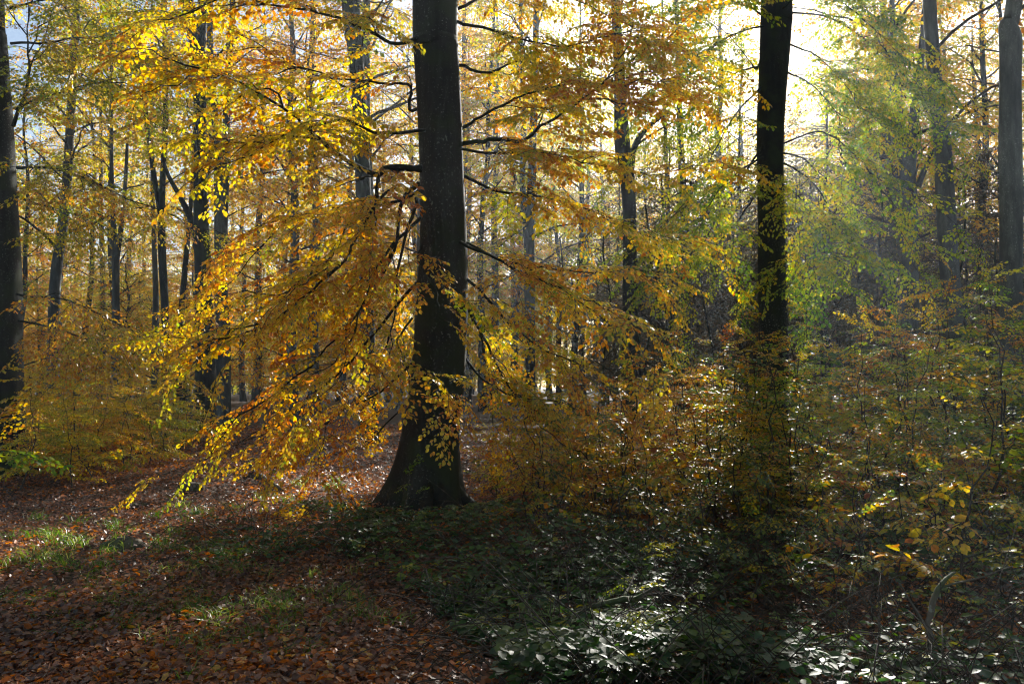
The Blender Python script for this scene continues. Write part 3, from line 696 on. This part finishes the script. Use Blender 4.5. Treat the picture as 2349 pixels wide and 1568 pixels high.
# far wood that closes the view
rg = np.random.RandomState(60); A = Acc()
for i in range(420):
    az = rg.uniform(-.85, .85); d = rg.uniform(88, 125); x, y = d * math.sin(az), d * math.cos(az)
    v, t = tube(np.array([(x, y, -.5), (x + rg.normal(0, .4), y, 7), (x + rg.normal(0, .8), y, 14)]), (.2, .15, .05), 5); A.add(v, t, 1, 0.)
n = 90000
az = rg.uniform(-.85, .85, n); d = rg.uniform(88, 125, n); zt = 11 + 3 * np.sin(az * 23) + 2 * np.sin(az * 57)
z = rg.rand(n) ** .9 * zt
P = np.stack([d * np.sin(az), d * np.cos(az), z], -1)
v, t, a = leaves(P, unit(rg.normal(0, 1, (n, 3)) * (1, 1, .35)), unit(UP + rg.normal(0, .6, (n, 3))), rg.uniform(.25, .6, n), np.clip(rg.normal(.5, .2, n), 0, 1), False)
A.add(v, t, 0, a)
tag(A.obj('far_wood', [OLIVE, TWIG]), 'distant wood of golden and olive trees closing the view', 'wood', kind='stuff')

# ------------------------------------------------------------------ saplings
def make_sapling(seed, h, tmu, leaf, lib_=None, st=1.0):
    lib_ = lib_ or FLAT
    rg = np.random.RandomState(seed); n = 12
    w = rg.normal(0, .04, (n, 2)).cumsum(0); w[0] = 0
    P = np.stack([w[:, 0], w[:, 1], np.linspace(-.05, h, n)], -1)
    A = Acc(); v, t = tube(P, np.linspace(.006 + .004 * h, .002, n), 5); A.add(v, t, 0, 0.)
    sm = A.mesh('stem', [TWIG], True)
    C = Acc(); z = .18; az = 0
    while z < h:
        f = z / h; p = np.array([np.interp(z, P[:, 2], P[:, 0]), np.interp(z, P[:, 2], P[:, 1]), z])
        az += 2.4 + rg.uniform(-.5, .5)
        ln = (.75 * (1 - f) ** .6 + .22) * rg.uniform(.6, 1.1) * min(1.2, .6 + h * .22)
        put(C, lib_, rg, p, (math.cos(az), math.sin(az), rg.uniform(-.12, .7)), s=ln, tmu=tmu, tv=.14)
        z += rg.uniform(.11, .20) * st
    put(C, NEAR, rg, P[-1], (rg.normal(), rg.normal(), 1.0), s=.35, tmu=tmu)
    return sm, C.mesh('leafage', [leaf, TWIG])
BIGL = lib(170, 6, leaf=.135, step=.14, gap=.085, nj=.25, droop=.12)      # broad leaves
SAP = [make_sapling(600, 2.3, .5, SAPL), make_sapling(601, 1.8, .62, SAPL), make_sapling(602, 2.7, .4, SAPL),
       make_sapling(603, 1.3, .55, SAPL), make_sapling(604, 1.5, .45, SAPL), make_sapling(605, .8, .35, SAPL),
       make_sapling(606, 2.2, .45, LIME), make_sapling(607, 1.9, .7, AMBER), make_sapling(608, 2.0, .35, SAPL, BIGL), make_sapling(609, 1.2, .6, SAPL, BIGL)]
SAPY = [make_sapling(630, 2.0, .5, GOLD), make_sapling(631, 1.5, .6, GOLD), make_sapling(632, 1.8, .6, AMBER)]
SAPG = [make_sapling(610, 1.6, .3, GOLD, NEAR, .7), make_sapling(611, 1.3, .6, OLIVE, NEAR, .7), make_sapling(612, 1.9, .55, GOLD, NEAR, .6)]
def sap(var, x, y, s, label=None, group=None, rz=None):
    root = empty('beech_sapling', (x, y, float(H(x, y)))); root.rotation_euler = (rb.uniform(-.16, .16), rb.uniform(-.16, .16), rb.uniform(0, 6.28) if rz is None else rz)
    root.scale = (s, s, s); tag(root, label, 'sapling', group)
    for nm, me in zip(('stem', 'leafage'), var): link(bpy.data.objects.new(nm, me), root)
    return root
SH = [2.3, 1.8, 2.7, 1.3, 1.5, .8, 2.2, 1.9, 2.0, 1.2]
sp = []
tries = 0
while len(sp) < 200 and tries < 9000:
    tries += 1
    y = rb.choice([rb.uniform(4.6, 11), rb.uniform(8, 22)]); px = rb.uniform(1090, 2450); x = (px - CX) / F * y
    if px < 1090 + (11 - y) * 60: continue
    if y < 8.0 and px < 1350 or y < 6.4 and px < 1650 or y < 5.4 and px < 1900: continue
    if any((x - a) ** 2 + (y - b) ** 2 < (.36 if y < 12 else .65) ** 2 for a, b in sp): continue
    # wanted top of the thicket in the photo
    top = np.interp(px, [1090, 1200, 1400, 1560, 1700, 1850, 2000, 2150, 2349], [1060, 960, 870, 790, 710, 710, 670, 625, 600])
    hw = W(px, top, y)[2] * rb.uniform(.65, 1.0)
    if y > 12: hw = min(hw, rb.uniform(1.8, 3.1))
    if y < 8: hw *= rb.uniform(.45, .8) * (y / 8)
    hw = max(.4, min(hw, 3.5))
    c = [i for i in range(10) if .7 < hw / SH[i] < 1.35] or [5]
    k = rb.choice(c); sp.append((x, y))
    SD = ['tall mixed sapling', 'orange-tinted sapling', 'tall greenish sapling', 'short golden sapling', 'short yellow-green sapling', 'knee-high green sapling', 'lime green sapling', 'amber sapling', 'broad-leaved sapling', 'short broad-leaved sapling']
    later(sap(SAP[k], x, y, hw / SH[k]), SD[k], px, y, 'sapling', ('in the thicket ' if y < 14 else 'deep in the thicket ') + ('right of the big trunk' if px < 1450 else 'left of the lime tree' if px < 1700 else 'under the lime tree' if px < 1900 else 'right of the lime tree' if px < 2120 else 'near the right edge'))
n1 = len(sp); tries = 0                                                    # golden fringe at the right of the big trunk
while len(sp) < n1 + 42 and tries < 4000:
    tries += 1
    y = rb.uniform(7.8, 12.5); px = rb.uniform(1100, 1720); x = (px - CX) / F * y
    if px < 1100 + (11 - y) * 40 or any((x - a) ** 2 + (y - b) ** 2 < .3 ** 2 for a, b in sp): continue
    sp.append((x, y)); k = rb.choice([0, 1, 2]); hw = W(px, np.interp(px, [1100, 1400, 1720], [960, 880, 760]), y)[2] * rb.uniform(.6, .95)
    later(sap(SAPY[k], x, y, max(.5, min(hw, 2.8)) / [2.0, 1.5, 1.8][k]), ['tall golden sapling', 'bushy golden sapling', 'slender amber sapling'][k], px, y, 'sapling', 'in the golden fringe ' + ('right of the big trunk' if px < 1400 else 'left of the lime tree'))
sp2 = []; tries = 0
while len(sp2) < 85 and tries < 5000:
    tries += 1
    y = rb.uniform(12.0, 21); px = rb.uniform(30, 590); x = (px - CX) / F * y
    gyy = 870 + 1.6 * F / y
    lim = np.interp(px, [30, 200, 350, 450, 590], [1130, 1110, 1070, 1020, 985])
    if gyy > lim or any((x - a) ** 2 + (y - b) ** 2 < .5 ** 2 for a, b in sp2): continue
    hw = (CAM_H + (870 - np.interp(px, [30, 200, 400, 590], [850, 865, 880, 900])) / F * y) * rb.uniform(.75, 1.05)
    k = rb.choice([0, 1, 2]); sp2.append((x, y));
    later(sap(SAPG[k], x, y, min(1.3, hw / [1.6, 1.3, 1.9][k])), ['yellow-olive sapling', 'amber-olive sapling', 'golden sapling'][k], px, y, 'sapling', 'in the low left thicket ' + ('near the left edge trunk' if px < 200 else 'at its middle' if px < 400 else 'at its right end'))
# a few that can be told apart
SPEC = [make_sapling(620, 1.6, .36, GOLD, lib(180, 5, leaf=.115, step=.13, gap=.08, nj=.4, droop=.12)), make_sapling(621, .55, .1, LIME), make_sapling(622, 1.3, .2, GOLD)]
def at_px(px, py, d): p = W(px, py, d); return p[0], p[1]
sap(SPEC[0], at_px(2190, 900, 5.4)[0], 5.4, 1.0, 'nearest golden-leaved sapling at the right, with large bright yellow leaves', None)
sap(SPEC[1], at_px(960, 1190, 8.4)[0], 8.4, .95, 'small bright green seedling at the foot of the big black trunk', None)
sap(SPEC[2], at_px(1500, 1300, 3.7)[0], 3.9, .55, 'thin sparse sapling standing alone in the front brambles', None)
# leaves reaching in at the left edge
root = empty('beech_sapling', (0, 0, 0)); tag(root, 'near twig of fresh green and orange leaves reaching in from the left edge', 'sapling')
rg = np.random.RandomState(31); A = Acc(); FA = Acc()
P = smooth_path([W(-260, 1500, 4.2), W(-220, 1250, 4.1), W(-170, 1120, 4.0), W(-90, 1060, 3.9), W(0, 1030, 3.8)], 16)
P[0, 2] = H(P[0, 0], P[0, 1]) - .05
v, t = tube(P, np.linspace(.012, .003, 16), 6); A.add(v, t, 0, 0.); st = A.obj('stem', [TWIG], root, True)
put(FA, NEAR, rg, P[-2], (1, 0, .05), s=.36, tmu=.12); put(FA, NEAR, rg, P[-5], (.8, .3, .3), s=.3, tmu=.2)
FA.obj('leafage', [LIME, TWIG], root)
FB = Acc(); put(FB, NEAR, rg, P[-4], (.3, .2, 1), s=.4, tmu=.8); put(FB, NEAR, rg, P[-2], (.2, 0, .6), s=.25, tmu=.8); FB.obj('orange_leafage', [GOLD, TWIG], root)

label_all()
# ------------------------------------------------------------------ ground cover
def in_px(x, y, z=0.):
    """photo pixel of a world point"""
    yy = y * math.cos(PITCH) + (z - CAM_H) * math.sin(PITCH); zz = -y * math.sin(PITCH) + (z - CAM_H) * math.cos(PITCH)
    return CX + F * x / yy, CY - F * zz / yy
# fallen leaves
rg = np.random.RandomState(41); n = 300000
y = 2.6 * (26 / 2.6) ** (rg.rand(n) ** .85); u = rg.uniform(-.72, .72, n); x = u * y
px, py = in_px(x, y)
cl = sns(x, y, 3, 2.2) + .5 * sns(x, y, 4, 6)
keep = (rg.rand(n) < np.clip(.85 + .3 * cl, .25, 1)) & ((px < 1250) | (rg.rand(n) < .45))
x, y = x[keep], y[keep]; n = len(x)
big = 1 + np.clip((y - 9) / 14, 0, 1.0)
P = np.stack([x, y, H(x, y) + rg.uniform(.004, .045, n)], -1)
q = np.hypot(x - hb[0], y - D0); P[:, 2] += .13 * np.exp(-((q - .62) / .28) ** 2) * rg.rand(n)
P[:, 2] += .05 * np.clip(sns(x, y, 12, 1.5), 0, 1) * rg.rand(n)
a = rg.uniform(0, 6.28, n); D = np.stack([np.cos(a), np.sin(a), rg.normal(0, .32, n)], -1)
N = unit(UP + rg.normal(0, .46, (n, 3)))
tn = np.clip(rg.beta(1.6, 1.9, n) + .15 * sns(x, y, 9, 1.2), 0, 1)
A = Acc(); v, t, aa = leaves(P, D, N, rg.uniform(.024, .054, n) * big, tn, True); A.add(v, t, 0, aa)
tag(A.obj('leaf_litter', [LITT]), 'carpet of fallen brown and orange leaves on the ground', 'fallen leaves', kind='stuff')

# brambles
rg = np.random.RandomState(42); n = 26000
y = 2.7 * (10.0 / 2.7) ** (rg.rand(n) ** .8); u = rg.uniform(-.42, .70, n); x = u * y
px, py = in_px(x, y)
edge = np.interp(py, [1140, 1200, 1300, 1400, 1500, 1568], [760, 740, 800, 900, 1000, 1130]) + 70 * sns(x, y, 21, 1.7)
dens = np.where(px > edge, 1.0, 0.0)
dens = np.where((px < edge) & (px > 640) & (py < 1320), .5, dens)
dens = np.where((px > 150) & (px < 760) & (py > 1190) & (py < 1330), np.clip(.25 + .35 * sns(x, y, 24, 2), 0, 1), dens)
dens *= np.clip(.7 + .55 * sns(x, y, 22, 2.4), .05, 1)
dens = np.where((px > 1700) & (py > 1330), dens * .55, dens)
dens = np.where((y > 7.2) & (px > 1150), dens * .35, dens); dens = np.where((y > 4.6) & (px > 1500), dens * .6, dens)
k = rg.rand(n) < dens; x, y, px = x[k], y[k], px[k]; n = len(x)
hh = np.clip(.24 + .15 * sns(x, y, 23, 1.6), .05, .5) * np.clip((px - 600) / 300, .25, 1)
z = H(x, y) + hh * rg.rand(n) ** .6 + .03
a0 = rg.uniform(0, 6.28, n)
A = Acc(); C0 = np.stack([x, y, z], -1); tn0 = np.clip(rg.normal(.45, .22, n), 0, 1)
tilt = unit(UP + rg.normal(0, .28, (n, 3)))
for j, da in enumerate((0, 1.25, -1.25)):
    ang = a0 + da; D = np.stack([np.cos(ang), np.sin(ang), rg.normal(-.1, .12, n)], -1)
    v, t, aa = leaves(C0 + D * .008, D, unit(tilt + rg.normal(0, .12, (n, 3))), rg.uniform(.028, .068, n) * (1.1 if j == 0 else .9), tn0, True, 1.15)
    A.add(v, t, 0, aa)
# canes: arching stems through the leaves
for i in range(520):
    j = rg.randint(n); p = np.array([x[j], y[j], H(x[j], y[j])]); a = rg.uniform(0, 6.28); l = rg.uniform(.4, 1.1); tt = np.linspace(0, 1, 8)
    pts = p + np.stack([np.cos(a) * tt * l, np.sin(a) * tt * l, np.sin(tt * 3.0) * l * rg.uniform(.2, .4)], -1) + rg.normal(0, .008, (8, 3)).cumsum(0)
    v, t = tube(pts, np.linspace(.004, .0018, 8), 4); A.add(v, t, 1, 0.)
tag(A.obj('bramble_cover', [BRAM, TWIG]), 'glossy dark green brambles covering the ground in the lower middle and right', 'brambles', kind='stuff')

# fine dry twigs everywhere on the right
A = Acc()
for i in range(1500):
    yy = rg.uniform(2.8, 9.5); xx = rg.uniform(.0, .7) * yy; a = rg.uniform(0, 6.28); l = rg.uniform(.15, .8); tt = np.linspace(0, 1, 6)
    up = rg.uniform(0, .7) if rg.rand() < .6 else 1.3
    pts = np.array([xx, yy, H(xx, yy)]) + np.stack([np.cos(a) * tt * l, np.sin(a) * tt * l, tt * l * up - .3 * l * tt ** 2], -1) + rg.normal(0, .01, (6, 3)).cumsum(0)
    v, t = tube(pts, np.linspace(.0035, .0015, 6), 4); A.add(v, t, 0, 0.)
for i in range(500):
    yy = rg.uniform(2.8, 14); xx = rg.uniform(-.7, .1) * yy; a = rg.uniform(0, 6.28); l = rg.uniform(.1, .5); tt = np.linspace(0, 1, 5)
    pts = np.array([xx, yy, H(xx, yy) + .03]) + np.stack([np.cos(a) * tt * l, np.sin(a) * tt * l, 0 * tt], -1) + rg.normal(0, .008, (5, 3)).cumsum(0)
    v, t = tube(pts, np.linspace(.004, .0018, 5), 4); A.add(v, t, 0, 0.)
tag(A.obj('twig_litter', [TWIG]), 'fine dead twigs and stalks strewn through leaves and brambles', 'twigs', kind='stuff')

# grass clumps
rg = np.random.RandomState(43)
clumps = [(90, 1290, .55, 900), (170, 1245, .6, 900), (40, 1330, .45, 600), (520, 1340, .42, 700), (560, 1300, .35, 400), (480, 1420, .45, 700), (430, 1470, .35, 500),
          (640, 1430, .35, 600), (700, 1410, .25, 350), (520, 1500, .3, 450), (620, 1545, .25, 350), (400, 1190, .4, 250), (560, 1160, .5, 260), (700, 1120, .4, 200),
          (890, 1455, .12, 110), (230, 1430, .3, 120), (330, 1250, .4, 180), (60, 1420, .25, 250), (2250, 1480, .2, 150), (750, 1130, .3, 150)]
BP, BD, BL_, BT = [], [], [], []
for (cx_, cy_, rad, m) in clumps:
    m = int(m * .6); rad *= .85
    d = 1.6 * F / (cy_ - 870); c = W(cx_, cy_, d)
    q = rg.normal(0, rad * .55, (m, 2)); q[:, 0] *= 1.5
    sub = rg.normal(0, rad * .9, (max(2, m // 30), 2)) * (1.4, 1); q = sub[rg.randint(len(sub), size=m)] + rg.normal(0, .05, (m, 2)) * (1, 1)
    xx, yy = c[0] + q[:, 0], c[1] + q[:, 1]
    BP.append(np.stack([xx, yy, H(xx, yy)], -1)); a = rg.uniform(0, 6.28, m); l = rg.uniform(.08, .20, m) * (1.15 if cy_ < 1300 else .9)
    BD.append(np.stack([np.cos(a) * .45, np.sin(a) * .45, np.ones(m)], -1) + rg.normal(0, .15, (m, 3))); BL_.append(l); BT.append(rg.rand(m) * (.8 if rg.rand() < .6 else 1.3))
P = np.concatenate(BP); D = unit(np.concatenate(BD)); l = np.concatenate(BL_); tn = np.clip(np.concatenate(BT), 0, 1); n = len(P)
S_ = unit(np.cross(D, rg.normal(0, 1, (n, 3)))); w = .0022 + .0012 * rg.rand(n)
hz = unit(D * (1, 1, 0) + 1e-6)
m1 = P + D * (l * .55)[:, None]; tipp = P + D * (l * .85)[:, None] + hz * (l * .35)[:, None] - UP * (l * .08)[:, None]
V = np.stack([P - S_ * w[:, None], P + S_ * w[:, None], m1 - S_ * (w * .8)[:, None], m1 + S_ * (w * .8)[:, None], tipp], 1).reshape(-1, 3)
T = (np.array([(0, 1, 3), (0, 3, 2), (2, 3, 4)])[None] + (np.arange(n) * 5)[:, None, None]).reshape(-1, 3)
A = Acc(); A.add(V, T, 0, np.repeat(tn, 3)); tag(A.obj('grass', [GRASS]), 'tufts of green and straw coloured grass on the left of the clearing', 'grass', kind='stuff')

# ------------------------------------------------------------------ dead wood
def log(name, label, pts, rad, mat=DEAD, cat='log', k=10, stubs=()):
    P = np.array(pts)
    path = smooth_path(P, 24); rg = np.random.RandomState(len(label)); path[1:] += rg.normal(0, .006, (23, 3)).cumsum(0)
    ph = rg.uniform(0, 6, 3)
    A = Acc(); v, t = tube(path, np.interp(np.linspace(0, 1, 24), np.linspace(0, 1, len(rad)), rad), k, True,
        lambda p, a: 1 + .08 * np.sin(3 * a[None] + p[:, 0:1] * 9 + ph[0]) + .06 * np.sin(5 * a[None] + p[:, 0:1] * 17 + ph[1])); A.add(v, t, 0, 0.)
    for i, d, l, r in stubs:
        tt = np.linspace(0, 1, 6)[:, None]; bp = path[i] + unit(np.array(d, float)) * tt * l; bp[1:] += rg.normal(0, .01 * l, (5, 3)).cumsum(0)
        v, t = tube(bp, np.linspace(r, r * .4, 6), 6); A.add(v, t, 0, 0.)
    o = A.obj(name, [mat], None, True); return tag(o, label, cat)
def gp(px, py, up=0.):
    d = 1.6 * F / (py - 870); p = W(px, py, d); return (p[0], p[1], float(H(p[0], p[1])) + up)
log('fallen_log', 'short black rotten log lying on the leafy path', [gp(415, 1130, .06), gp(440, 1128, .07), gp(462, 1130, .06)], (.075, .085, .07))
log('fallen_branch', 'broken pale-topped branch lying beside the left edge of golden leaves', [gp(560, 1108, .06), gp(600, 1112, .12), (gp(660, 1135, .07))], (.035, .05, .03), stubs=[(8, (-.3, 0, .6), .25, .03), (14, (.5, .3, .3), .3, .02)])
log('fallen_branch', 'long grey branch lying in the middle of the front brambles', [gp(1210, 1500, .14), gp(1300, 1480, .2), gp(1400, 1478, .27), gp(1480, 1470, .27)], (.010, .014, .018, .019), stubs=[(10, (.4, -.3, -.1), .35, .014), (18, (.3, .8, .2), .3, .012), (21, (.6, -.2, .4), .25, .014)])
log('fallen_log', 'dark log across the bottom right corner below the bent limb', [gp(1960, 1560, .10), gp(2100, 1560, .13), gp(2240, 1562, .15)], (.026, .03, .032))
bx, by, bz = gp(2140, 1560)
log('bent_limb', 'thick bent dead limb arching up at the bottom right corner', [(bx, by, bz), (bx + .0, by + .05, bz + .26), (bx + .09, by + .1, bz + .48), (bx + .24, by + .15, bz + .56)], (.013, .016, .014, .007), cat='branch', stubs=[(8, (-.4, .2, .8), .3, .009), (16, (.9, .1, .2), .45, .007)])
log('fallen_branch', 'long thin branch lying on the dark path behind the grass tufts', [gp(190, 1168, .03), gp(300, 1160, .05), gp(390, 1150, .04)], (.03, .04, .02))
log('fallen_branch', 'slender straight stick lying across the lit leaves before the big trunk', [gp(505, 1232, .03), gp(550, 1228, .04), gp(600, 1226, .03)], (.014, .016, .01))
log('fallen_branch', 'thin dark branch running across the lower right brambles', [gp(1960, 1400, .2), gp(2060, 1380, .3), gp(2200, 1378, .3), gp(2345, 1370, .35)], (.006, .009, .01, .008), cat='branch', stubs=[(6, (.3, .2, .6), .3, .005), (14, (-.3, .1, .6), .3, .005), (18, (.5, .1, -.3), .3, .005)])
log('fallen_branch', 'mossy limb lying flat in the bottom right leaf litter', [gp(1650, 1520, .03), gp(1780, 1505, .06), gp(1900, 1530, .04)], (.02, .028, .02), stubs=[(12, (.4, .5, .3), .4, .012)])
# stump of humus and a stone-like clod
def clod(name, label, px, py, r, cat):
    rg = np.random.RandomState(px); c = np.array(gp(px, py)); n1, n2 = 9, 14
    th = np.linspace(.02, math.pi * .55, n1)[:, None]; ph = np.linspace(0, 2 * math.pi, n2, endpoint=False)[None]
    rr = r * (1 + .16 * np.sin(2 * ph + 1) + .12 * np.sin(5 * ph + 3 * th) + .1 * np.sin(7 * th + 2 * ph))
    v = np.stack([rr * np.sin(th) * np.cos(ph) * 1.4, rr * np.sin(th) * np.sin(ph), rr * np.cos(th) * .7], -1).reshape(-1, 3) + c
    i = (np.arange(n1 - 1)[:, None] * n2); j = np.arange(n2)[None]; j2 = (j + 1) % n2
    t = np.concatenate([np.stack([i + j, i + n2 + j, i + n2 + j2], -1).reshape(-1, 3), np.stack([i + j, i + n2 + j2, i + j2], -1).reshape(-1, 3)])
    A = Acc(); A.add(v, t, 0, 0.); tag(A.obj(name, [DEAD], None, True), label, cat)
clod('stone', 'small dark stone half sunk in leaves at the lower left', 293, 1385, .05, 'stone')
clod('root_clod', 'dark lump of root and soil beside the sunlit grass', 285, 1268, .13, 'clod')

# ------------------------------------------------------------------ haze
m, n_, l_ = new_mat('morning_haze')
vo = n_.new('ShaderNodeVolumePrincipled'); vo.inputs['Color'].default_value = (.72, .85, 1, 1)
vo.inputs['Density'].default_value = .0013; vo.inputs['Anisotropy'].default_value = .55
oo = n_.new('ShaderNodeOutputMaterial'); l_.new(vo.outputs[0], oo.inputs['Volume'])
hx, hy0, hy1, hz0, hz1 = 175, -165, 185, -2, 34
hv = np.array([(a, b, c) for a in (-hx, hx) for b in (hy0, hy1) for c in (hz0, hz1)], float)
me = bpy.data.meshes.new('haze')
me.from_pydata(hv.tolist(), [], [(0, 1, 3, 2), (4, 6, 7, 5), (0, 4, 5, 1), (2, 3, 7, 6), (0, 2, 6, 4), (1, 5, 7, 3)]); me.materials.append(m)
bm = bmesh.new(); bm.from_mesh(me); bmesh.ops.recalc_face_normals(bm, faces=bm.faces); bm.to_mesh(me); bm.free()
tag(link(bpy.data.objects.new('haze', me)), 'thin bluish morning haze hanging between the trees', 'haze', kind='stuff')
